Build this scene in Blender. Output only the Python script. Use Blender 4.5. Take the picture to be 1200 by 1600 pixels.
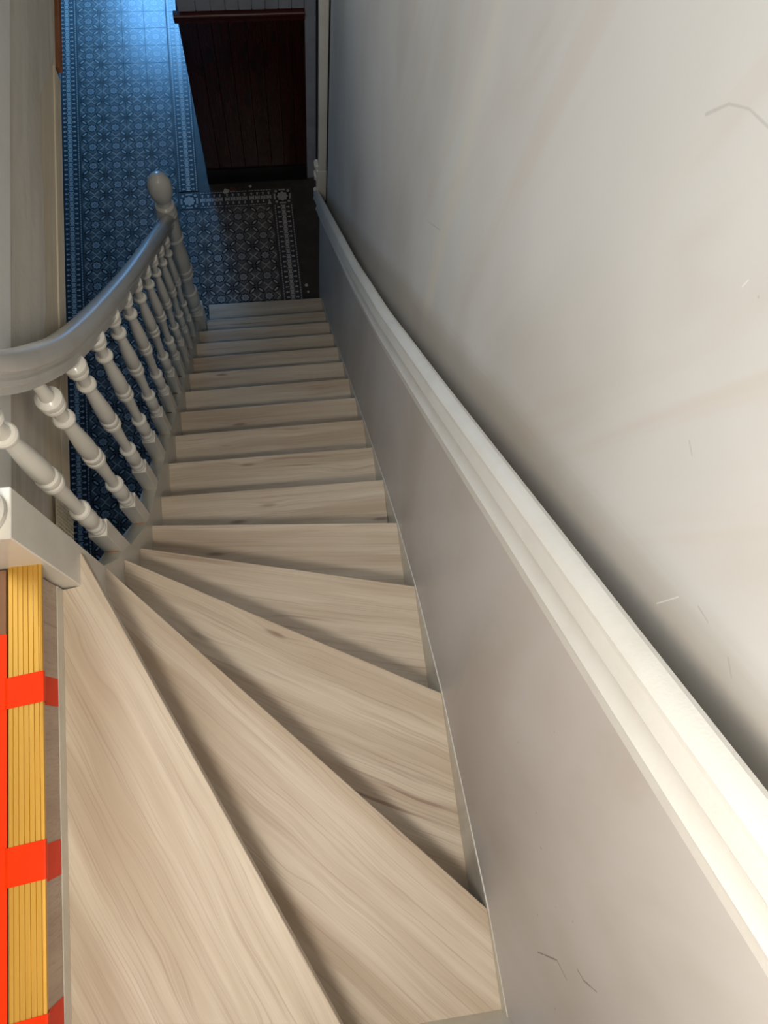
import bpy, bmesh, math, random
from mathutils import Vector, Matrix
random.seed(7)
for o in list(bpy.data.objects): bpy.data.objects.remove(o)
S = bpy.context.scene
COL = S.collection

# ---------------------------------------------------------------- camera
RC = [[0.988804, -0.098553, 0.112042], [-0.125328, -0.956034, 0.265128], [0.080987, -0.276201, -0.957682]]
cd = bpy.data.cameras.new('camera'); cam = bpy.data.objects.new('camera', cd); COL.objects.link(cam)
M = Matrix.Identity(4)
for i in range(3):
    M[i][0] = RC[i][0]; M[i][1] = -RC[i][1]; M[i][2] = -RC[i][2]
M[0][3], M[1][3], M[2][3] = -0.3164, -2.7034, 4.7988
cam.matrix_world = M
cd.sensor_fit = 'VERTICAL'; cd.sensor_height = 16.0; cd.lens = 12.594; cd.clip_start = 0.02
S.camera = cam

# ---------------------------------------------------------------- light
S.view_settings.view_transform = 'Standard'; S.view_settings.look = 'None'
S.view_settings.gamma = 1; S.view_settings.use_curve_mapping = False
S.view_settings.exposure = 0.14
W = bpy.data.worlds.new('world'); S.world = W; W.use_nodes = True
W.node_tree.nodes['Background'].inputs[0].default_value = (0.55, 0.72, 1.0, 1)
W.node_tree.nodes['Background'].inputs[1].default_value = 0.05

def area(name, loc, target, sx, sy, power, col):
    l = bpy.data.lights.new(name, 'AREA'); l.shape = 'RECTANGLE'; l.size = sx; l.size_y = sy
    l.energy = power; l.color = col
    o = bpy.data.objects.new(name, l); COL.objects.link(o); o.location = loc
    d = Vector(target) - Vector(loc); o.rotation_euler = d.to_track_quat('-Z', 'Y').to_euler()
    return o
# daylight through the glazed front door at the far end of the hall
area('door_daylight', (-1.19, 4.60, 1.72), (-1.1, 1.0, 0.2), 0.60, 0.90, 50, (0.15, 0.47, 1.0))
# upstairs: wall lamp on the back wall over the winders and two added daylight fills
area('back_wall_lamp', (-0.46, -3.08, 4.98), (-0.40, -1.9, 2.4), 0.22, 0.22, 16, (1.0, 0.91, 0.79))
area('side_daylight_fill', (-2.40, -0.55, 4.7), (0.0, -1.3, 3.7), 1.2, 1.4, 11, (0.88, 0.94, 1.0))  # side daylight fill, placed and aimed to brighten the stair wall
area('overhead_fill', (-1.45, -1.45, 5.97), (-1.1, -1.5, 3.0), 1.2, 1.6, 34, (0.90, 0.95, 1.0))  # unseen overhead fill, added for soft cool light on wall and steps

# ---------------------------------------------------------------- helpers
def tag(o, label=None, cat=None, group=None, kind=None):
    if label: o['label'] = label
    if cat: o['category'] = cat
    if group: o['group'] = group
    if kind: o['kind'] = kind
    return o
def empty(name, loc=(0, 0, 0)):
    o = bpy.data.objects.new(name, None); COL.objects.link(o); o.location = loc; o.empty_display_size = .05
    return o
def link(name, me, mat=None, parent=None, loc=None, smooth=False, kind=None):
    o = bpy.data.objects.new(name, me); COL.objects.link(o)
    if mat is not None and not me.materials: me.materials.append(mat)
    if smooth:
        for p in me.polygons: p.use_smooth = True
    if loc is not None: o.location = loc
    if parent is not None:
        o.parent = parent
        if loc is None and parent.type == 'EMPTY': o.location = -Vector(parent.location)
        elif loc is not None and parent.type == 'EMPTY': o.location = Vector(loc) - Vector(parent.location)
    if kind: o['kind'] = kind
    return o
def bm_mesh(bm, name='m'):
    bmesh.ops.recalc_face_normals(bm, faces=bm.faces); sharpen(bm)
    me = bpy.data.meshes.new(name); bm.to_mesh(me); bm.free(); return me
def add_box(bm, a, b):
    x0, y0, z0 = a; x1, y1, z1 = b
    v = [bm.verts.new(p) for p in ((x0,y0,z0),(x1,y0,z0),(x1,y1,z0),(x0,y1,z0),(x0,y0,z1),(x1,y0,z1),(x1,y1,z1),(x0,y1,z1))]
    for f in ((0,1,2,3),(4,5,6,7),(0,1,5,4),(1,2,6,5),(2,3,7,6),(3,0,4,7)): bm.faces.new([v[i] for i in f])
def box(a, b, bev=0.0, seg=2):
    bm = bmesh.new(); add_box(bm, a, b)
    if bev: bmesh.ops.bevel(bm, geom=list(bm.edges), offset=bev, segments=seg, affect='EDGES', profile=0.5)
    return bm_mesh(bm)
def prism(pts, vec, bev=0.0, seg=2):
    """closed polygon of 3d points extruded along vec"""
    bm = bmesh.new(); vec = Vector(vec)
    a = [bm.verts.new(p) for p in pts]; b = [bm.verts.new(Vector(p) + vec) for p in pts]
    bm.faces.new(a); bm.faces.new(list(reversed(b)))
    n = len(pts)
    for i in range(n): bm.faces.new((a[i], a[(i+1) % n], b[(i+1) % n], b[i]))
    if bev: bmesh.ops.bevel(bm, geom=list(bm.edges), offset=bev, segments=seg, affect='EDGES', profile=0.5)
    return bm_mesh(bm)
def sharpen(bm, deg=28):
    bm.normal_update()
    for e in bm.edges:
        if len(e.link_faces) == 2 and e.calc_face_angle(0) > math.radians(deg): e.smooth = False
def add_lathe(bm, prof, cx=0, cy=0, n=24):
    rings = []
    for r, z in prof:
        rings.append([bm.verts.new((cx + r*math.cos(2*math.pi*i/n), cy + r*math.sin(2*math.pi*i/n), z)) for i in range(n)])
    for k in range(len(rings)-1):
        for i in range(n):
            f = bm.faces.new((rings[k][i], rings[k][(i+1) % n], rings[k+1][(i+1) % n], rings[k+1][i])); f.smooth = True
    bm.faces.new(list(reversed(rings[0]))); bm.faces.new(rings[-1])
def sweep(path, prof, side=None, closed_prof=True, smooth=True):
    """prof: (u,v) u=horizontal sideways, v=vertical offset, sections kept vertical (u along X for a path in the YZ plane)"""
    bm = bmesh.new(); rows = []
    for p in path:
        rows.append([bm.verts.new((p[0]+u, p[1]+v*(p[3] if len(p) > 3 else 0), p[2]+v*(p[4] if len(p) > 4 else 1))) for u, v in prof])
    m = len(prof)
    for k in range(len(rows)-1):
        for i in range(m if closed_prof else m-1):
            f = bm.faces.new((rows[k][i], rows[k][(i+1) % m], rows[k+1][(i+1) % m], rows[k+1][i])); f.smooth = smooth
    if closed_prof:
        bm.faces.new(rows[0]); bm.faces.new(list(reversed(rows[-1])))
    return bm_mesh(bm)
def catmull(P, n=8):
    out = []
    for i in range(len(P)-1):
        p0 = P[max(i-1, 0)]; p1 = P[i]; p2 = P[i+1]; p3 = P[min(i+2, len(P)-1)]
        for j in range(n):
            t = j/n
            out.append(tuple(0.5*((2*b)+(-a+c)*t+(2*a-5*b+4*c-d)*t*t+(-a+3*b-3*c+d)*t**3) for a, b, c, d in zip(p0, p1, p2, p3)))
    out.append(tuple(P[-1])); return out

# ---------------------------------------------------------------- material language
class E:
    """shader-math expression"""
    nt = None
    def __init__(s, sock): s.s = sock
    @staticmethod
    def _in(node, i, v):
        if isinstance(v, E): E.nt.links.new(v.s, node.inputs[i])
        else: node.inputs[i].default_value = v
    @staticmethod
    def op(o, *a, clamp=False):
        n = E.nt.nodes.new('ShaderNodeMath'); n.operation = o; n.use_clamp = clamp
        for i, v in enumerate(a): E._in(n, i, v)
        return E(n.outputs[0])
    def __add__(s, o): return E.op('ADD', s, o)
    __radd__ = __add__
    def __sub__(s, o): return E.op('SUBTRACT', s, o)
    def __rsub__(s, o): return E.op('SUBTRACT', o, s)
    def __mul__(s, o): return E.op('MULTIPLY', s, o)
    __rmul__ = __mul__
    def __truediv__(s, o): return E.op('DIVIDE', s, o)
def mn(a, b): return E.op('MINIMUM', a, b)
def mx(a, b): return E.op('MAXIMUM', a, b)
def ab(a): return E.op('ABSOLUTE', a)
def sq(a): return E.op('MULTIPLY', a, a)
def sqrt(a): return E.op('SQRT', a)
def step(a, lo, hi):
    """smooth 1 below lo, 0 above hi"""
    n = E.nt.nodes.new('ShaderNodeMapRange'); n.interpolation_type = 'SMOOTHSTEP'
    E._in(n, 0, a); n.inputs[1].default_value = lo; n.inputs[2].default_value = hi
    n.inputs[3].default_value = 1; n.inputs[4].default_value = 0
    return E(n.outputs[0])
def rise(a, lo, hi):
    n = E.nt.nodes.new('ShaderNodeMapRange'); n.interpolation_type = 'SMOOTHSTEP'
    E._in(n, 0, a); n.inputs[1].default_value = lo; n.inputs[2].default_value = hi
    n.inputs[3].default_value = 0; n.inputs[4].default_value = 1
    return E(n.outputs[0])
def mixc(f, a, b):
    n = E.nt.nodes.new('ShaderNodeMix'); n.data_type = 'RGBA'; n.clamp_factor = True
    if isinstance(f, E): E.nt.links.new(f.s, n.inputs[0])
    else: n.inputs[0].default_value = f
    for i, c in ((6, a), (7, b)):
        if isinstance(c, E): E.nt.links.new(c.s, n.inputs[i])
        else: n.inputs[i].default_value = (*c, 1)
    return E(n.outputs[2])
def coords(kind='Object'):
    tc = E.nt.nodes.new('ShaderNodeTexCoord'); sp = E.nt.nodes.new('ShaderNodeSeparateXYZ')
    E.nt.links.new(tc.outputs[kind], sp.inputs[0])
    return E(sp.outputs[0]), E(sp.outputs[1]), E(sp.outputs[2])
def vec(x, y, z):
    n = E.nt.nodes.new('ShaderNodeCombineXYZ')
    for i, v in enumerate((x, y, z)): E._in(n, i, v)
    return E(n.outputs[0])
def noise(v, scale=1, detail=4, rough=.55, dist=0):
    n = E.nt.nodes.new('ShaderNodeTexNoise'); E.nt.links.new(v.s, n.inputs['Vector'])
    n.inputs['Scale'].default_value = scale; n.inputs['Detail'].default_value = detail
    n.inputs['Roughness'].default_value = rough; n.inputs['Distortion'].default_value = dist
    return E(n.outputs[0])
def voro(v, scale=1, feature='F1', rnd=1, out=0):
    n = E.nt.nodes.new('ShaderNodeTexVoronoi'); n.voronoi_dimensions = '2D'; n.feature = feature; E.nt.links.new(v.s, n.inputs['Vector'])
    n.inputs['Scale'].default_value = scale; n.inputs['Randomness'].default_value = rnd
    return E(n.outputs[out])
def orand():
    n = E.nt.nodes.new('ShaderNodeObjectInfo'); return E(n.outputs['Random'])
def mat(name, fn, rough=.5, spec=.5, metal=0, bump=None):
    m = bpy.data.materials.new(name); m.use_nodes = True; E.nt = m.node_tree
    b = m.node_tree.nodes['Principled BSDF']
    b.inputs['Roughness'].default_value = rough; b.inputs['Metallic'].default_value = metal
    b.inputs['Specular IOR Level'].default_value = spec
    r = fn()
    col, h, strength, dist, rg = (list(r) + [None]*5)[:5] if isinstance(r, tuple) and isinstance(r[0], (E, tuple)) else (r, None, None, None, None)
    if isinstance(col, E): m.node_tree.links.new(col.s, b.inputs['Base Color'])
    else: b.inputs['Base Color'].default_value = (*col, 1)
    if h is not None:
        n = m.node_tree.nodes.new('ShaderNodeBump'); n.inputs['Strength'].default_value = strength or .3
        n.inputs['Distance'].default_value = dist or .002
        m.node_tree.links.new(h.s, n.inputs['Height']); m.node_tree.links.new(n.outputs[0], b.inputs['Normal'])
    if rg is not None: m.node_tree.links.new(rg.s, b.inputs['Roughness'])
    return m
def srgb(r, g, b):
    f = lambda c: ((c/255+.055)/1.055)**2.4 if c > 10 else c/255/12.92
    return (f(r), f(g), f(b))

# wood decor of the treads: grain runs along local x
def oak(c_lo, c_hi, c_dark, knots=True):
    def fn():
        x, y, z = coords(); r = orand()
        ox = x + r*37.0; oy = y + r*11.0
        k = voro(vec(ox*1.7, oy*8.0, r*9.0), 1.0)                       # sparse knots
        kn = step(k, .02, .22)
        warp = noise(vec(ox*1.1, oy*3.0, r*5.0), 1.6, 3)
        yy = oy + (warp-.5)*.045 + kn*.012
        big = noise(vec(ox*.9, yy*15.0, 0.0), 1.0, 4, .6)
        fine = noise(vec(ox*2.0, yy*230.0, z*30.0), 1.0, 3, .7)
        line = noise(vec(ox*1.5, yy*46.0, 3.0), 1.0, 2, .5)
        c = mixc(rise(big, .30, .70), c_lo, c_hi)
        c = mixc(rise(fine, .48, .72)*.38, c, c_dark)
        streak = rise(line, .60, .72)*rise(warp, .42, .62)
        c = mixc(streak*.75, c, c_dark)
        if knots:
            sel = noise(vec(ox*.8, oy*2.0, 8.0), 2.0, 1)
            c = mixc(step(k, .015, .07)*rise(sel, .50, .60)*.6, c, tuple(v*w for v, w in zip(c_dark, (.55,.42,.36))))
        rg = fine*.25 + .36
        return (c, fine, .25, .0006, rg)
    return fn
oak_top = mat('pale_oak_laminate', oak(srgb(192,173,150), srgb(222,209,190), srgb(146,116,100)))
oak_edge = mat('grey_oak_laminate', oak(srgb(176,154,138), srgb(196,178,160), srgb(140,116,102), False))
def paint(c, c2=None, sc=6, amt=.35, bs=.15):
    c2 = c2 or tuple(v*.80 for v in c)
    def fn():
        x, y, z = coords()
        n = noise(vec(x, y, z), sc, 5, .6); f = noise(vec(x, y, z), sc*25, 3)
        return (mixc(rise(n, .42, .75)*amt, c, c2), f, bs, .0008)
    return fn
cream = mat('cream_gloss_paint', paint(srgb(226,223,214), srgb(200,192,178)), rough=.22, spec=.55)
greyp = mat('warm_grey_satin_paint', paint(srgb(212,209,202), srgb(186,178,166)), rough=.17, spec=.5)
stringp = mat('stringer_paint', paint(srgb(212,208,196), srgb(178,162,140), sc=9), rough=.28, spec=.5)
railp = mat('dado_rail_paint', paint(srgb(230,229,224), srgb(208,204,196), sc=8, bs=.5), rough=.30, spec=.5)

def segd(a, b, p, q):
    """distance to polyline segment in the a,b plane"""
    dx, dy = q[0]-p[0], q[1]-p[1]; L = dx*dx+dy*dy
    if L < 1e-9: return sqrt(sq(a-p[0])+sq(b-p[1]))
    t = E.op('ADD', ((a-p[0])*dx+(b-p[1])*dy)*(1/L), 0.0, clamp=True)
    return sqrt(sq(a-p[0]-t*dx)+sq(b-p[1]-t*dy))
def wall_upper():
    x, y, z = coords()
    a = noise(vec(x, y*.8, z*.45), 2.2, 4, .5)
    br = noise(vec(x, y*2.2+z*.5, z*.28), 3.0, 3, .6, .8)
    c = mixc(rise(a, .35, .68), srgb(212,213,213), srgb(196,194,191))
    c = mixc(rise(br, .52, .72)*.20, c, srgb(196,176,158))
    c = mixc(rise(br, .28, .44)*(-.2)+.2, c, srgb(210,212,210))
    # trowelled ridge running up the wall
    d = segd(y, z, (-1.74, 4.3), (-1.755, 3.1)); w = noise(vec(y*8, z*2, 0.0), 1.5, 3)
    c = mixc(step(d + (w-.5)*.05, .0, .05)*.35, c, srgb(222,216,200))
    # shade above the dado rail painted into the colour, with brown brush streaks
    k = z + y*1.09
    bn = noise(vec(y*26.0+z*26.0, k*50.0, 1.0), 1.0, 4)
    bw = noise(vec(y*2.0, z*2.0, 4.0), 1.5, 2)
    rail_shade = step(k + (bn-.5)*.035 + (bw-.5)*.05, 1.16, 1.27)
    c = mixc(rail_shade*.45, c, srgb(148,132,108))
    # nicks and pencil marks
    M_ = [((-2.263,4.293),(-2.28,4.322)),((-2.28,4.322),(-2.302,4.341)),((-2.302,4.341),(-2.334,4.356)),((-2.428,4.294),(-2.428,4.294)),((-2.486,4.149),(-2.499,4.148)),((-2.627,4.096),(-2.643,4.107)),((-2.677,4.127),(-2.693,4.125)),((-1.925,3.665),(-1.926,3.665)),((-1.628,3.28),(-1.725,3.382)),((-2.05,3.5),(-2.052,3.5))]
    dm = None
    for i, (p, q) in enumerate(M_):
        dd = segd(y, z, p, q)
        dm = dd if dm is None else mn(dm, dd)
    c = mixc(step(dm + (w-.5)*.003, .0004, .0020)*.22, c, srgb(100,96,92))
    hl = mn(segd(y, z, (-2.61,4.012), (-2.612,4.062)), segd(y, z, (-2.41,4.279), (-2.41,4.288)))
    c = mixc(step(hl, .0004, .0010)*.6, c, (.85,.85,.82))
    f = noise(vec(x, y*4, z*1.2), 12, 5)
    return (c, f*.4+a*2.0, .25, .003)
def wall_lower():
    x, y, z = coords()
    a = noise(vec(x, y*.9, z*.35), 3.0, 4, .55, .4)
    c = mixc(rise(a, .32, .70), srgb(210,206,204), srgb(194,187,180))
    b = noise(vec(x, y, z*.5), 6.0, 4)
    c = mixc(rise(b, .58, .8)*.3, c, srgb(182,168,150))
    M_ = [((-3.064,3.397),(-3.062,3.406)),((-3.062,3.406),(-3.048,3.514)),((-3.048,3.514),(-3.064,3.551)),((-3.035,3.617),(-3.043,3.64)),((-3.043,3.64),(-3.043,3.69)),((-2.728,3.705),)*2,((-2.74,3.498),)*2,((-2.843,3.537),)*2,((-2.893,3.529),)*2,((-3.002,3.438),)*2,((-2.969,3.557),)*2,((-2.973,3.636),)*2,((-3.129,3.452),)*2,((-1.788,2.475),)*2]
    dm = None
    w = noise(vec(y*60, z*60, 0.0), 1, 2)
    for p, q in M_:
        dd = segd(y, z, p, q); dm = dd if dm is None else mn(dm, dd)
    c = mixc(step(dm + (w-.5)*.003, .0004, .0020)*.65, c, srgb(66,52,42))
    return (c, a*2.0+noise(vec(x, y, z), 30, 3)*.3, .25, .003)
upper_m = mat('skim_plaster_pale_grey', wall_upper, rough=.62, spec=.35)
lower_m = mat('dado_taupe_paint', wall_lower, rough=.40, spec=.45)
plain_wall = mat('plain_wall_paint', paint(srgb(190,186,176), sc=3), rough=.6)
bluegrey = mat('grey_board_paint', paint(srgb(186,188,196), srgb(158,158,166), sc=8, amt=.6), rough=.45)
ceil_m = mat('ceiling_paint', paint(srgb(225,222,214), sc=2), rough=.7)

def pine():
    x, y, z = coords(); r = orand()
    xx = x + r*4.0
    k = voro(vec(xx*9.0, z*3.2+r*8, 0.0), 1.0)
    kn = step(k, .02, .22)
    g = noise(vec((xx + kn*.02)*70.0, 0.0, z*2.0+r*7), 1.0, 3, .6, .6)
    c = mixc(rise(g, .35, .7), srgb(66,18,10), srgb(44,10,7))
    c = mixc(kn*.85, c, srgb(14,5,5))
    return (c, g, .1, .0005)
pine_m = mat('dark_mahogany_stained_pine', pine, rough=.22, spec=.5)
cap_m = mat('cap_rail_varnish', lambda: (mixc(noise(vec(*[c*k for c, k in zip(coords(), (3, 60, 60))]), 1, 3), srgb(104,36,20), srgb(60,16,10)),), rough=.36)
black_m = mat('black_plinth_and_room_dark', lambda: (srgb(14,12,12),), rough=.4)

# encaustic floor tiles
C_BG, C_BG2 = srgb(122,115,110), srgb(104,97,93)
C_DK, C_LT, C_MD = srgb(20,17,24), srgb(200,194,188), srgb(84,78,80)
def tile_wear(c):
    x, y, z = coords('Object'); r = orand()
    n = noise(vec(x*1.0 + r*9, y, r*5), 30, 4)
    c = mixc(rise(n, .50, .8)*.35, c, srgb(110,104,100))
    return mixc(r*.20, c, srgb(96,96,108))
def field_tile():
    x, y, z = coords()
    u, v = x*(1/.158), y*(1/.156)
    a, b = ab(u), ab(v)
    m, n = mx(a, b), mn(a, b)
    c = mixc(step(ab(m-n), .0, .03)*.4, C_BG, C_BG2)
    c = mixc(rise(m+n, .62, .66), c, C_BG2)
    chev = m + n*.95
    c = mixc(step(ab(chev-.385), .025, .035)*step(n, .13, .15), c, C_MD)
    c = mixc(step(ab(chev-.480), .017, .027)*step(n, .165, .18), c, C_LT)
    r = sqrt(sq(u)+sq(v)); th = E.op('ARCTAN2', v, u)
    pet = E.op('COSINE', th*8.0)
    R = pet*.022 + .152
    oct_ = mx(m, (m+n)*.72)
    c = mixc(step(r-(pet*.014), .205, .215), c, C_DK)
    c = mixc(step(r-R, .0, .012), c, srgb(178,172,170))
    c = mixc(step(ab(E.op('SINE', th*4.0)), .20, .40)*step(ab(r-.085), .035, .045)*.6, c, C_MD)
    c = mixc(step(ab(r-.045), .008, .016)*.8, c, C_DK)
    s = (m+n)*.7071; t = (m-n)*.7071
    eo = sqrt(sq((s-.455)*(1/.200))+sq(t*(1/.088)))
    ei = sqrt(sq((s-.455)*(1/.118))+sq(t*(1/.040)))
    c = mixc(step(eo, .97, 1.05), c, C_DK)
    c = mixc(step(eo, .60, .66), c, C_BG)
    c = mixc(step(ei, .92, 1.05), c, C_LT)
    c = mixc(step(eo, .62, .66)*rise(ei, 1.05, 1.12), c, C_DK)
    return (tile_wear(c),)
def border_tile():
    x, y, z = coords()
    P = .158/4
    u = x; a = ab(u)
    vv = E.op('FRACT', y*(1/P)+8.0) - .5
    b = ab(vv)
    c = mixc(step(a, .048, .050), C_MD, C_DK)
    c = mixc(step(a, .046, .047)*step(b, .46, .50)*.6, c, C_MD)
    # keyhole loops on both sides
    kr = sqrt(sq(a-.035)+sq(vv*P))
    c = mixc(step(kr, .0150, .0158), c, C_MD)
    c = mixc(step(kr, .0125, .0132), c, C_DK)
    c = mixc(step(kr, .0072, .0085), c, C_LT)
    c = mixc(step(ab(a-.024), .006, .008)*step(b, .07, .11), c, C_LT)
    # central spool chain
    w = E.op('COSINE', vv*6.2832)*(-.004) + .0135
    c = mixc(step(a-w, .0028, .0034), c, C_DK)
    c = mixc(step(a-w, .0, .0008)*step(b, .42, .45), c, C_LT)
    # dashed outer lines
    dv = ab(E.op('FRACT', y*(1/.0198)+8.0)-.5)
    c = mixc(step(ab(a-.0585), .0075, .0085), c, C_DK)
    c = mixc(step(ab(a-.0565), .0030, .0038)*step(dv, .34, .40), c, C_LT)
    c = mixc(step(ab(a-.0640), .0010, .0020), c, C_MD)
    return (tile_wear(c),)
def corner_tile():
    x, y, z = coords()
    a, b = ab(x), ab(y); m, n = mx(a, b), mn(a, b)
    r = sqrt(sq(x)+sq(y)); th = E.op('ARCTAN2', y, x)
    c = mixc(step(m, .055, .056), C_MD, C_DK)
    d = sqrt(sq(a-.042)+sq(b-.042))
    c = mixc(step(d, .010, .011), c, C_LT)
    c = mixc(step(ab(m-.052), .006, .007)*step(n, .022, .024), c, C_LT)
    c = mixc(step(r, .046, .047), c, C_DK)
    R = E.op('COSINE', th*8.0)*.004 + .035
    c = mixc(step(r-R, .0, .0012), c, C_LT)
    return (tile_wear(c),)
tile_m = mat('patterned_cement_tile', field_tile, rough=.28, spec=.5)
border_m = mat('border_cement_tile', border_tile, rough=.28, spec=.5)
corner_m = mat('corner_cement_tile', corner_tile, rough=.28, spec=.5)
def screed():
    x, y, z = coords()
    n = noise(vec(x, y, z), 9, 5); d = voro(vec(x, y, z), 26)
    c = mixc(rise(n, .3, .8), srgb(66,60,54), srgb(80,72,64))
    return (mixc(step(d, .03, .06)*rise(n, .5, .6)*.6, c, srgb(190,184,170)),)
plain_floor = mat('plain_slate_floor', screed, rough=.42)

def gold_f():
    x, y, z = coords()
    n = noise(vec(x*200, y*3, z), 1, 3)
    return (mixc(n, srgb(214,168,76), srgb(196,148,58)), noise(vec(x*300, y*2, z), 1, 2), .1, .0003)
gold_m = mat('gold_anodised_aluminium', gold_f, rough=.42, metal=.55)
def tape_f():
    x, y, z = coords()
    n = noise(vec(x, y, z), 40, 4)
    return (mixc(rise(n, .4, .8)*.4, (.88,.040,.001), (.74,.028,.001)), n, .3, .001)
tape_m = mat('orange_red_tape', tape_f, rough=.45, spec=.12)
raw_wood = mat('raw_floorboard', lambda: (mixc(noise(vec(*[c*k for c, k in zip(coords(), (60, 3, 8))]), 1, 4), srgb(150,104,66), srgb(104,70,44)),), rough=.6)
lath_wood = mat('aged_lath_timber', lambda: (mixc(noise(vec(*[c*k for c, k in zip(coords(), (60, 4, 40))]), 1, 4), srgb(214,206,186), srgb(178,160,134)), noise(vec(*[c*k for c, k in zip(coords(), (60, 4, 60))]), 1, 4), .5, .002), rough=.75)
brown_batten = mat('brown_batten', lambda: (mixc(noise(vec(*[c*k for c, k in zip(coords(), (60, 4, 40))]), 1, 4), srgb(150,98,66), srgb(112,68,44)),), rough=.6)
def fascia_f():
    x, y, z = coords()
    n = noise(vec(x, y*.7, z*6), 2.2, 4, .6, .5); f = noise(vec(x, y*30, z*30), 1, 4)
    c = mixc(rise(n, .35, .7), srgb(204,199,188), srgb(182,174,162))
    return (c, f+n, .5, .003)
fascia_m = mat('patchy_fascia_plaster', fascia_f, rough=.6)
mesh_m = mat('jute_mesh', lambda: (mixc(noise(vec(*coords()), 120, 2), srgb(232,224,204), srgb(200,186,160)),), rough=.85)
chip_m = mat('plaster_chip', lambda: (mixc(orand(), srgb(210,200,178), srgb(128,80,56)),), rough=.8)
dirt_m = mat('dark_gap', lambda: (srgb(70,42,24),), rough=.8)
gap_m = mat('orange_gap_wood', lambda: (srgb(190,120,60),), rough=.6)

# ================================================================ STRUCTURE
GX, GY = .158, .156
floor = tag(link('floor', box((-3.2, -4.2, -.12), (3.0, 6.2, -.004)), plain_floor), kind='structure')
def shell(name, a, b, m): return tag(link(name, box(a, b), m), kind='structure')
# stair wall: taupe dado below the rail, plastered wall above, set back
def rail_line(y):
    P = [(.6, .56), (.211, .995), (-1.098, 2.303), (-1.607, 2.848), (-2.062, 3.37), (-2.711, 4.128), (-3.4, 4.94)]
    for (y0, z0), (y1, z1) in zip(P, P[1:]):
        if y1 <= y <= y0: return z0 + (z1-z0)*(y-y0)/(y1-y0)
    return P[-1][1]
ys = [.16 - i*(3.263+.16)/24 for i in range(25)]
poly = [(0, .16, -.004)] + [(0, y, rail_line(y)-.155) for y in ys] + [(0, -3.263, -.004)]
WE = .16
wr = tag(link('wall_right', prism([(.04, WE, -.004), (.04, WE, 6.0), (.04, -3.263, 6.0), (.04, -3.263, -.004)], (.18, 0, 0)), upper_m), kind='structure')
tag(link('trim_1', prism(poly, (.04, 0, 0)), lower_m), kind='structure')
shell('wall_back', (-2.6, -3.46, 0), (.22, -3.263, 6.0), plain_wall)
shell('wall_left', (-1.95, -3.26, -.004), (-1.72, 4.9, 2.99), plain_wall)
# upper storey shell
shell('trim_2', (-2.6, -3.263, 2.99), (-.83, .3, 3.385), plain_wall)          # landing floor package
shell('trim_3', (-2.6, .3, 2.99), (.04, 4.9, 3.2), ceil_m)                    # hall ceiling
shell('trim_4', (-2.6, .3, 3.2), (.04, .45, 6.0), plain_wall)                  # upper wall over the hall
shell('trim_5', (-2.65, -3.263, 3.385), (-2.45, .3, 6.0), plain_wall)
shell('ceiling', (-2.65, -3.46, 6.0), (.25, .45, 6.15), ceil_m)
# far right room behind the opening
shell('wall_far', (.015, 1.1, -.004), (.075, 1.2, 2.99), bluegrey)
shell('trim_6', (.62, .16, -.004), (.75, 1.3, 2.99), plain_wall)
shell('trim_7', (.22, 1.02, -.004), (.62, 1.1, 2.99), black_m)  # wall coloured black to stand for the darkness of the room
shell('trim_8', (-.655, 1.19, -.004), (-.05, 4.7, 2.99), plain_wall)           # partition body beside the hall
# front wall with the door opening
fw = bmesh.new()
add_box(fw, (-1.95, 4.7, 0), (-1.50, 4.9, 2.99)); add_box(fw, (-.86, 4.7, 0), (-.3, 4.9, 2.99)); add_box(fw, (-1.50, 4.7, 2.25), (-.86, 4.9, 2.99)); add_box(fw, (-1.5, 4.72, 0), (-.86, 4.8, 1.2))
tag(link('wall_front', bm_mesh(fw), plain_wall), kind='structure')

# ---- floor tiles (each tile an object of its own, child of the floor)
tb = box((-.0785, -.0775, -.004), (.0785, .0775, 0), .0006, 1); tb.materials.append(tile_m)
bb = box((-.067, -.0775, -.004), (.067, .0775, 0), .0006, 1); bb.materials.append(border_m)
hb = box((-.067, -.0815, -.004), (.067, .0815, 0), .0006, 1); hb.materials.append(border_m)
cb = box((-.067, -.064, -.004), (.067, .064, 0), .0006, 1); cb.materials.append(corner_m)
nt_ = 0
def tile(me, x, y, rot=0, name='tile'):
    o = bpy.data.objects.new(name, me); COL.objects.link(o); o.parent = floor
    o.location = (x, y, random.uniform(-.0003, .0003)); o.rotation_euler = (random.uniform(-.0012, .0012), random.uniform(-.0012, .0012), rot)
X0, Y0 = -1.434, .187
for k in range(-12, 19):
    y = Y0 + k*GY
    for i in range(4): tile(tb, X0 + i*GX, y)
    tile(bb, -1.584, y, name='border_tile')
for k in range(6, 19): tile(bb, -.806, Y0 + k*GY - .01, name='border_tile')
for k in range(-3, 5):
    y = Y0 + k*GY
    for i in range(4, 8): tile(tb, X0 + i*GX, y)
    tile(bb, -.172, y, name='border_tile')
for k in range(-12, -3): tile(tb, X0 + 4*GX, Y0 + k*GY)
tile(cb, -.806, .957, name='corner_tile'); tile(cb, -.172, .957, name='corner_tile')
for i in range(3): tile(hb, -.739+.083+i*.1665, .957, math.pi/2, name='border_tile')

# ---- fascia of the stairwell opening (plaster, laths, battens)
tag(link('trim_9', box((-.83, -2.268, 3.385), (-.806, .3, 3.45), .002), railp), kind='structure')
fp = bmesh.new()
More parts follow.
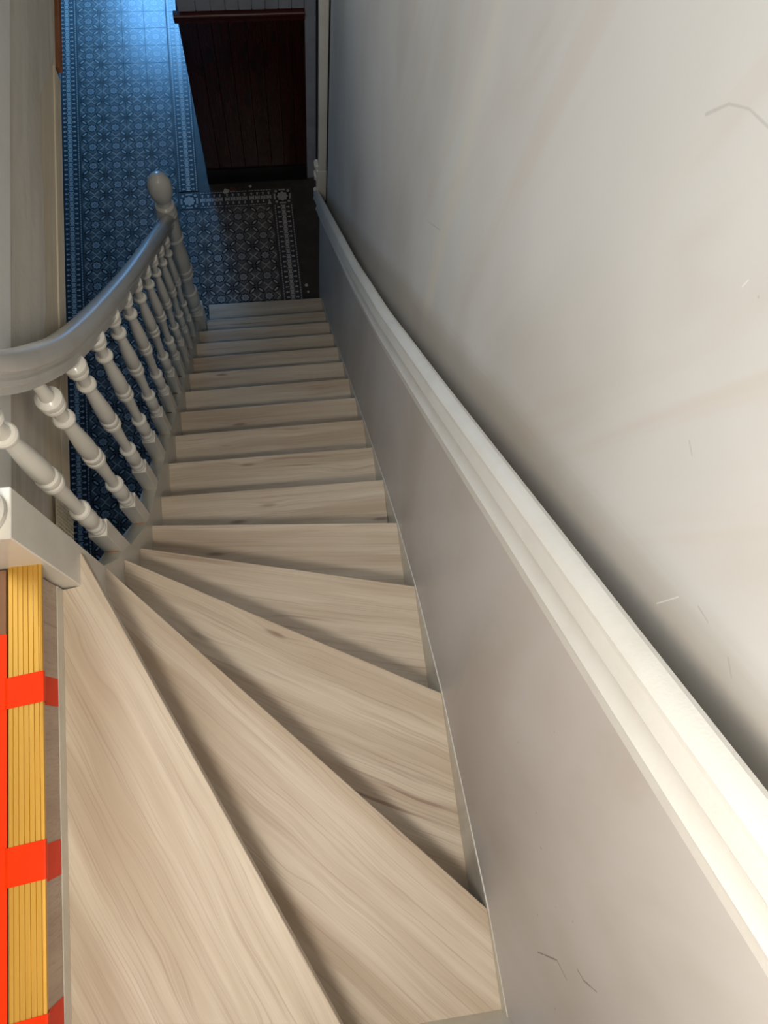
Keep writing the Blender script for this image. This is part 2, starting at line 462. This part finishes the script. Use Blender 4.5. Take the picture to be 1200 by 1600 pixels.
# plaster skin with a ragged lower edge
N = 60; top = []; bot = []; low = []
for i in range(N+1):
    y = -2.268 + i*2.568/N
    base = 3.165 if y < -1.15 else 3.165 - min(1, (y+1.15)/.2)*.09
    z = base + .012*math.sin(y*9) + random.uniform(-.006, .006)
    top.append((y, 3.385)); bot.append((y, z))
va = [fp.verts.new((-.812, y, z)) for y, z in top]; vb = [fp.verts.new((-.812, y, z)) for y, z in bot]
vc = [fp.verts.new((-.829, y, z)) for y, z in bot]; vd = [fp.verts.new((-.829, y, z)) for y, z in top]
for i in range(N):
    fp.faces.new((va[i], va[i+1], vb[i+1], vb[i])); fp.faces.new((vb[i], vb[i+1], vc[i+1], vc[i])); fp.faces.new((vc[i], vc[i+1], vd[i+1], vd[i]))
tag(link('trim_10', bm_mesh(fp), fascia_m), kind='structure')
tag(link('trim_11', box((-.829, -2.268, 3.02), (-.818, .3, 3.20), .001), lath_wood), kind='structure')
tag(link('trim_12', box((-.829, -2.268, 2.99), (-.814, -.93, 3.045), .002), lath_wood), kind='structure')
tag(link('trim_13', box((-.829, -.89, 2.975), (-.812, .3, 2.999), .002), brown_batten), kind='structure')

# ================================================================ STAIRCASE
RH, GO = .2, .18515
stair = tag(empty('staircase', (-.37, -.1, 0)), 'steep pale oak covered staircase turning in winders at the top, against the plastered wall', 'staircase')
XL, XR = -.742, 0.0
L = {}; Rr = {}
for k in range(1, 13):
    L[k] = (XL, -(k-1)*GO); Rr[k] = (XR, -(k-1)*GO)
L[1] = (-.712, .035); Rr[1] = (XR, .028); L[2] = (-.712, -.19)
L[10] = (XL, -1.668); Rr[10] = (XR, -1.676); L[11] = (XL, -1.856); Rr[11] = (XR, -1.870)
L[12] = (XL, -2.009); Rr[12] = (XR, -2.078)
L[13] = (XL, -2.127); Rr[13] = (XR, -2.317)
L[14] = (XL, -2.204); Rr[14] = (XR, -2.622)
L[15] = (XL, -2.266); Rr[15] = (XR, -3.072)
L[16] = (XL, -2.275); Rr[16] = (-.282, -3.260)
TH, OV = .038, .022
def tread(k):
    l, r = Vector((*L[k], 0)), Vector((*Rr[k], 0))
    if k == 16:
        pts = [l, Vector((XL, -2.352, 0)), Vector((-.777, -2.352, 0)), Vector((-.777, -3.260, 0)), r]
    else:
        l2, r2 = Vector((*L[k+1], 0)), Vector((*Rr[k+1], 0))
        d = (r2-l2).normalized(); nb = Vector((d.y, -d.x, 0))     # back under the next nosing
        if nb.y > 0: nb = -nb
        if k == 15: nb = Vector((-abs(nb.x), -abs(nb.y), 0))
        back = .05
        if k < 12:
            l2 += nb*back; r2 += nb*back
            pts = [l, l2, r2, r]
            if k in (1, 2): pts[1] = Vector((l.x, l2.y, 0))
        elif k < 14: pts = [l, l2 + Vector((0, -.03, 0)), r2 + Vector((0, -.06, 0)), r]
        elif k == 14: pts = [l, l2, r2 + Vector((0, -.08, 0)), r]
        else: pts = [l, Vector((XL, -2.276, 0)), Vector((XL, -2.34, 0)), Vector((-.36, -3.260, 0)), Vector((XR, -3.260, 0)), r]
    e = (r - l).normalized(); ang = math.atan2(e.y, e.x)
    o = l.copy(); o.z = k*RH
    inv = Matrix.Rotation(-ang, 4, 'Z')
    me = prism([inv @ (p - l) for p in pts], (0, 0, -TH), .0025, 2)
    t = link('tread', me, oak_top, stair, loc=o); t.rotation_euler = (0, 0, ang)
def riser(k):
    l, r = Vector((*L[k], 0)), Vector((*Rr[k], 0))
    d = (r-l).normalized(); n = Vector((d.y, -d.x, 0))
    if k == 16: n = Vector((-abs(n.x), -abs(n.y), 0))
    elif n.y > 0: n = -n
    a, b = l+n*OV, r+n*OV
    a2, b2 = a+n*.014, b+n*.014
    if k >= 14 and k < 17:
        a += d*.01; a2 += d*.02; b -= d*.03; b2 -= d*.03
    z0 = (k-1)*RH + (0.0 if k > 1 else -.004); z1 = k*RH-TH
    me = prism([(p.x, p.y, z0) for p in (a, b, b2, a2)], (0, 0, z1-z0))
    link('riser', me, oak_edge if k > 1 else oak_top, stair)
for k in range(1, 17): tread(k); riser(k)
# landing riser and bead
link('landing_riser', box((-.795, -3.260, 3.2), (-.777, -2.352, 3.384), .001), oak_edge, stair)
tag(link('riser_bead', box((-.7772, -3.26, 3.2), (-.7745, -2.352, 3.236), .001), stringp, stair), 'cream painted bead at the foot of the top riser')
# wall string, top edge along the nosing line
pt = [(0, .12), (.06, .24)]
wsp = [(.10, .14)] + [(Rr[k][1], k*RH+.012) for k in range(1, 16)] + [(-3.260, 3.05)]
low = [(-3.260, 2.75), (Rr[14][1], 2.5), (Rr[12][1], 2.0), (Rr[9][1], 1.45), (Rr[4][1], .5), (Rr[2][1], .02), (.10, 0)]
link('wall_string', prism([(-.0015, y, z) for y, z in wsp + low], (.006, 0, 0)), stringp, stair)
# thin caulk bead along the wall string
cp = [(-.002, y, z+.002) for y, z in wsp[1:16]]
tag(link('caulk_bead', sweep(cp, [(-.0008, 0), (0, .0022), (.003, .002), (.003, -.002)]), cream, stair), 'thin white caulk line along the wall side of the steps')
# short skirting bits on the wall side and outer side of each tread
def otop(y):
    P = [(-.25, .508), (-.502, .787), (-1.95, 2.387), (-2.012, 2.454), (-2.14, 2.70), (-2.186, 2.814), (-2.219, 2.865), (-2.268, 3.012)]
    for (y0, z0), (y1, z1) in zip(P, P[1:]):
        if y1 <= y <= y0: return z0 + (z1-z0)*(y-y0)/(y1-y0)
    return P[-1][1] if y < -1 else P[0][1] - (y+.25)*1.1
oy = [-.25, -.502, -1.0, -1.5, -1.95, -2.012, -2.08, -2.14, -2.186, -2.219, -2.268]
up = [(XL+.0005, y, otop(y)) for y in oy]; dn = [(XL+.0005, y, otop(y)-(.36 if y > -2 else .36+(-2-y)*1.2)) for y in reversed(oy)]
link('outer_string', prism(up+dn, (-.044, 0, 0), .0012, 1), stringp, stair)
# wall string on the back wall
link('back_string', box((-.777, -3.263, 3.0), (0, -3.256, 3.10)), stringp, stair)

# ================================================================ BALUSTRADE
rail = tag(empty('balustrade', (-.765, -.2, 0)), 'painted stair balustrade of turned spindles, curved handrail and egg-topped newel', 'balustrade')
BS = .165
def baluster_mesh(h_block, ztop):
    bm = bmesh.new()
    s = .0212
    add_box(bm, (-s, -s, -h_block), (s, s, 0))
    bmesh.ops.bevel(bm, geom=list(bm.edges), offset=.0012, segments=1, affect='EDGES')
    P = [(.0195,0),(.0205,.004),(.0195,.010),(.0165,.014),(.0165,.020),(.0195,.024),(.0212,.031),(.0195,.038),(.0165,.042),(.0168,.050),
         (.0195,.064),(.0212,.080),(.0210,.096),(.0185,.112),(.0150,.124),(.0135,.131),(.0140,.135),(.0205,.138),(.0232,.143),(.0232,.148),(.0205,.153),(.0142,.155),
         (.0135,.170),(.0142,.22),(.0160,.28),(.0175,.318),(.0180,.322),(.0225,.326),(.0245,.334),(.0225,.342),(.0195,.345),(.0195,.351),(.0230,.354),(.0245,.362),(.0225,.370),(.0185,.374),
         (.0205,.386),(.0215,.405),(.0212,.43),(.0190,.47),(.0160,.52),(.0138,.557),(.0138,.566),(.0205,.569),(.0232,.575),(.0228,.582),(.0200,.586),(.0140,.588),
         (.0138,.610),(.0150,.636),(.0160,.640),(.0225,.643),(.0245,.648),(.0235,.655),(.0205,.659),(.0225,.662),(.0268,.668),(.0275,.675),(.0262,.682),(.0200,.687),(.0150,.690),
         (.0132,.705),(.0120,.74),(.0115,ztop)]
    add_lathe(bm, P, n=28)
    return bm_mesh(bm)
def rail_z(y):
    P = RP
    for (y0, z0), (y1, z1) in zip(P, P[1:]):
        if y1 <= y <= y0: return z0 + (z1-z0)*(y-y0)/(y1-y0)
    return P[-1][1]
RPc = [(-.215, 1.40), (-.50, 1.705), (-.791, 2.017), (-1.224, 2.485), (-1.606, 2.919), (-1.836, 3.200), (-1.975, 3.405), (-2.069, 3.566), (-2.15, 3.74), (-2.215, 3.93), (-2.262, 4.15), (-2.29, 4.30)]
RP = catmull(RPc, 6)
bys = [-.505 - i*.1685 for i in range(9)] + [-2.018, -2.186]
bmeshes = {}
for i, yf in enumerate(bys):
    y = yf + .0215; zt = otop(yf) + (.163 if i < 10 else .148); hb_ = zt - otop(y+.0215) + .05 if i < 10 else .32
    zr = rail_z(y) - .02 - zt
    me = baluster_mesh(hb_, zr)
    link('baluster', me, cream, rail, loc=(-.7635, y, zt))
    # the open joint at the foot of a few blocks
    if i in (3, 4, 5, 9, 10):
        w = .020 if i > 8 else .012
        b2 = box((-.775, yf-.0035, otop(yf)-.001), (-.775+w+.005, yf+.001, otop(yf)+.0025))
        tag(link('joint_gap', b2, gap_m if i > 8 else dirt_m, rail), 'bare wood showing in the joint at a spindle foot' if i > 8 else 'dark open joint at a spindle foot')
# handrail: moulded section swept along the curve
prof = [(-.0170,-.030),(.0170,-.030),(.0175,-.018),(.0215,-.016),(.0220,-.008),(.0185,-.003),(.0190,.003),(.0270,.006),(.0300,.012),(.0300,.020),(.0265,.031),(.0190,.039),(.0080,.043),(-.0080,.043),(-.0190,.039),(-.0265,.031),(-.0300,.020),(-.0300,.012),(-.0270,.006),(-.0190,.003),(-.0185,-.003),(-.0220,-.008),(-.0215,-.016),(-.0175,-.018)]
path = []
for i, (y, z) in enumerate(RP):
    a = RP[max(i-1, 0)]; b = RP[min(i+1, len(RP)-1)]
    t = Vector((b[0]-a[0], b[1]-a[1])).normalized(); nrm = Vector((t.y, -t.x)) if t.x > 0 else Vector((t.y, -t.x))
    if nrm.y < 0: nrm = -nrm
    path.append((-.7635, y, z-.008, nrm.x, nrm.y))
hr = link('handrail', sweep(path, prof), greyp, rail)
# bottom newel
nb = bmesh.new(); add_box(nb, (-.818, -.253, 0), (-.716, -.151, .565)); bmesh.ops.bevel(nb, geom=list(nb.edges), offset=.002, segments=1, affect='EDGES')
NP = [(.045,.565),(.048,.572),(.046,.582),(.041,.588),(.041,.596),(.045,.602),(.046,.612),(.040,.620),(.038,.626),(.044,.645),(.049,.675),(.048,.705),(.040,.730),(.035,.742),(.036,.748),(.046,.752),(.048,.760),(.045,.768),(.037,.772),
      (.035,.80),(.036,.86),(.040,.905),(.043,.91),(.050,.916),(.052,.928),(.050,.940),(.046,.944),(.046,.952),(.051,.958),(.054,.975),(.052,.992),(.047,.998),(.047,1.004),(.0485,1.03),(.0475,1.08),(.042,1.16),(.037,1.235),(.038,1.245),(.047,1.250),(.049,1.258),(.046,1.266),(.043,1.270),
      (.044,1.28),(.045,1.40),(.045,1.425),(.048,1.432),(.049,1.442),(.045,1.450),(.048,1.458),(.0485,1.470),(.043,1.482),(.043,1.488),(.046,1.494),(.045,1.505),(.034,1.515),(.030,1.53),(.031,1.545),(.042,1.558),(.051,1.585),(.0555,1.615),(.0545,1.645),(.048,1.672),(.037,1.690),(.022,1.703),(.008,1.708),(.0005,1.709)]
add_lathe(nb, NP, -.767, -.202, 40)
link('newel_post', bm_mesh(nb), cream, rail)
# upper newel on the landing corner
un = bmesh.new(); add_box(un, (-.826, -2.349, 2.75), (-.740, -2.266, 3.58)); bmesh.ops.bevel(un, geom=list(un.edges), offset=.002, segments=1, affect='EDGES')
UP_ = [(.037,3.58),(.040,3.586),(.040,3.60),(.033,3.607),(.033,3.615),(.039,3.622),(.040,3.635),(.034,3.645),(.038,3.68),(.041,3.72),(.036,3.76),(.029,3.78),(.029,3.80),(.036,4.0),(.040,4.06),(.036,4.12),(.036,4.36),(.040,4.37),(.030,4.39),(.045,4.43),(.050,4.47),(.040,4.51),(.0005,4.53)]
add_lathe(un, UP_, -.783, -2.3075, 40)
link('newel_post', bm_mesh(un), cream, rail)

# ================================================================ DADO RAIL
yy = [.175, .0, -.4, -.8, -1.098, -1.35, -1.607, -1.83, -2.062, -2.38, -2.711, -3.0, -3.260]
RL = catmull([(y, rail_line(y)) for y in yy], 4)
dprof = [(.041,-.200),(-.003,-.200),(-.007,-.195),(-.008,-.140),(-.016,-.138),(-.022,-.134),(-.0225,-.128),(-.0195,-.120),(-.016,-.105),(-.0155,-.085),(-.018,-.066),(-.024,-.052),(-.032,-.045),(-.0345,-.038),(-.0315,-.016),(-.0300,-.006),(-.0325,-.001),(-.0320,.008),(-.028,.017),(-.021,.024),(-.013,.027),(-.007,.024),(-.003,.015),(-.001,0),(-.001,-.150),(.041,-.150)]
dr = sweep([(0, y, z, 0, 1) for y, z in RL], dprof)
tag(link('dado_rail', dr, railp), 'thick cream painted dado rail sloping down the right wall above the stairs', 'dado rail')

# casing ending in a stepped block where the stair wall ends
cas = tag(empty('door_casing', (.02, .195, .95)), 'cream painted casing with a stepped foot block at the bottom end of the stair wall', 'casing')
link('upright', box((-.006, .180, 1.20), (.036, .216, 2.985), .003), cream, cas)
fb = bmesh.new()
for a, b in (((-.016,.178,1.05),(.036,.222,1.20)), ((-.014,.178,.965),(.036,.220,1.05))):
    t = bmesh.new(); add_box(fb, a, b)
link('foot_block', bm_mesh(fb), cream, cas)
kb = bmesh.new()
for z, r in ((1.215,.016), (1.13,.020), (.985,.024)):
    for s in range(1):
        add_box(kb, (-.022-r*.2, .190, z-r), (.0, .230+r*.4, z+r))
bmesh.ops.bevel(kb, geom=list(kb.edges), offset=.006, segments=3, affect='EDGES')
link('scroll_moulding', bm_mesh(kb), cream, cas)

# ================================================================ WAINSCOT PARTITION
wp = tag(empty('wainscot_panel', (-.33, 1.1, 0)), 'dark red-brown pine wainscot panel with a black plinth below the stairs', 'wainscot')
xs = [-.662, -.572, -.494, -.403, -.312, -.224, -.138, -.061, .013]
for a, b in zip(xs, xs[1:]):
    me = box((a+.0006, 1.10, .128), (b-.0006, 1.118, 1.285), .0018, 1)
    link('board', me, pine_m, wp)
cr = [(1.118, 1.283), (1.118, 1.345), (1.083, 1.345), (1.076, 1.338), (1.076, 1.326), (1.084, 1.316), (1.090, 1.306), (1.092, 1.286), (1.096, 1.283)]
link('cap_rail', prism([(-.685, y, z) for y, z in cr], (.70, 0, 0), .0015, 1), cap_m, wp)
link('plinth', box((-.668, 1.086, -.004), (.014, 1.118, .126), .003), black_m, wp)
link('end_post', box((-.668, 1.118, -.004), (-.655, 1.19, 1.345)), pine_m, wp)
gb = tag(empty('board_partition', (-.33, 1.1, 1.346)), 'grey painted tongue and groove boards above the brown wainscot', 'partition')
xs = [-.655, -.562, -.484, -.407, -.337, -.267, -.196, -.125, -.054, .014]
for a, b in zip(xs[::1], xs[1:]):
    link('board', box((a+.001, 1.104, 1.347), (b-.001, 1.122, 2.985), .0025, 1), bluegrey, gb)

# ================================================================ LANDING EDGE
lf = tag(empty('landing_floorboard', (-1.0, -2.8, 3.385)), 'bare brown floorboard on the landing beside the gold edge strip', 'floorboard')
link('board', box((-.99, -3.260, 3.386), (-.8105, -2.352, 3.400), .001), raw_wood, lf)
link('board', box((-1.16, -3.260, 3.386), (-.992, -2.352, 3.400), .001), raw_wood, lf)
sn = bmesh.new()
prf = [(-.8065, 3.386), (-.8065, 3.4030), (-.8050, 3.4042)]
xa = -.8045; w = .0083
for i in range(6):
    prf += [(xa, 3.4046), (xa+w-.0026, 3.4046), (xa+w-.0020, 3.4030), (xa+w-.0006, 3.4030)]; xa += w
prf += [(xa, 3.4046), (-.7545, 3.4056), (-.7512, 3.4040), (-.7508, 3.4000), (-.7560, 3.380), (-.7600, 3.379), (-.7600, 3.386)]
nm = prism([(a, -3.260, b) for a, b in prf], (0, .912, 0))
tag(link('stair_nosing', nm, gold_m), 'gold grooved aluminium edge strip taped along the top of the stairs', 'stair nosing')

def tape(y0, y1, skew, label, fall=.0, x0=-.870):
    pr_ = [(x0, 3.4026), (-.8120, 3.4030), (-.8070, 3.4052), (-.7530, 3.4062), (-.7500, 3.4050), (-.7496, 3.4000), (-.7550, 3.380), (-.7745, 3.345), (-.7763, 3.32), (-.7763, 3.237)]
    bm = bmesh.new(); A = []; B = []; A2 = []; B2 = []
    for i, (a, b) in enumerate(pr_):
        s = skew*(a+.87)/.1
        if i >= 4: s = skew*1.2
        if i >= 7: s += fall
        A.append(bm.verts.new((a, y0+s, b))); B.append(bm.verts.new((a, y1+s, b)))
        nx = .0004
        A2.append(bm.verts.new((a+nx, y0+s, b+.0004))); B2.append(bm.verts.new((a+nx, y1+s, b+.0004)))
    for i in range(len(pr_)-1):
        bm.faces.new((A[i], A[i+1], B[i+1], B[i])); bm.faces.new((A2[i], A2[i+1], B2[i+1], B2[i]))
        bm.faces.new((A[i], A[i+1], A2[i+1], A2[i])); bm.faces.new((B[i], B[i+1], B2[i+1], B2[i]))
    for i in (0, -1): bm.faces.new((A[i], B[i], B2[i], A2[i]))
    tag(link('adhesive_tape', bm_mesh(bm), tape_m), label, 'tape', 'orange tape on the landing edge')
tape(-2.592, -2.542, .010, 'upper of the orange-red tape strips across the gold edging, nearest the upper newel', .002)
tape(-2.862, -2.804, .010, 'orange-red tape strip across the gold edging, middle one of three', -.014)
tape(-3.110, -3.050, .012, 'orange-red tape strip crossing the gold edging at the bottom left corner of the photo', -.018)
tag(link('adhesive_tape', box((-.880, -3.26, 3.4006), (-.8088, -2.463, 3.4020)), tape_m), 'long orange-red tape strip lying along the left side of the gold edging', 'tape', 'orange tape on the landing edge')

# mesh lath scrap on the fascia
ml = bmesh.new()
for i in range(11):
    z = 3.000 + i*.0115; add_box(ml, (-.8085+.001*math.sin(i), -2.262, z), (-.8065, -2.125, z+.0055))
for i in range(17):
    y = -2.262 + i*.0085; add_box(ml, (-.8078, y, 3.000), (-.8058, y+.0035, 3.118))
tag(link('lath_mesh', bm_mesh(ml), mesh_m), 'scrap of woven jute plaster mesh hanging beside the upper newel', 'mesh', kind='stuff')

# plaster crumbs in front of the wainscot plinth
pale_chip = mat('pale_plaster_chip', lambda: (srgb(214,206,184),), rough=.8)
brown_chip = mat('red_brown_rubble', lambda: (mixc(noise(vec(*coords()), 90, 3), srgb(128,74,52), srgb(84,50,36)),), rough=.85)
crumbs = [(-.552,1.015,.022,0,'largest pale plaster chip on the floor below the left end of the black plinth'),
          (-.505,1.035,.020,1,'larger red-brown rubble lump in front of the middle of the black plinth'),
          (-.455,1.040,.013,1,'smaller red-brown rubble lump in front of the black plinth, right of the larger one'),
          (-.385,1.050,.011,0,'small pale crumb against the right half of the black plinth'),
          (-.262,.905,.010,0,'single pale crumb on the inner edge of the border tiles'),
          (-.075,.250,.012,0,'larger pale crumb on the dark floor strip beside the stair wall foot'),
          (-.068,.200,.008,0,'smaller pale crumb on the dark floor strip nearest the bottom step')]
for x, y, s, brown, lab in crumbs:
    bm = bmesh.new(); bmesh.ops.create_icosphere(bm, subdivisions=2, radius=s)
    for v in bm.verts: v.co *= random.uniform(.72, 1.2); v.co.z = v.co.z*.4
    zm = min(v.co.z for v in bm.verts)
    for v in bm.verts: v.co.z -= zm
    tag(link('plaster_crumb', bm_mesh(bm), brown_chip if brown else pale_chip, loc=(x, y, -.004 if (y > 1.02 or x > -.1) else 0)), lab, 'crumb')
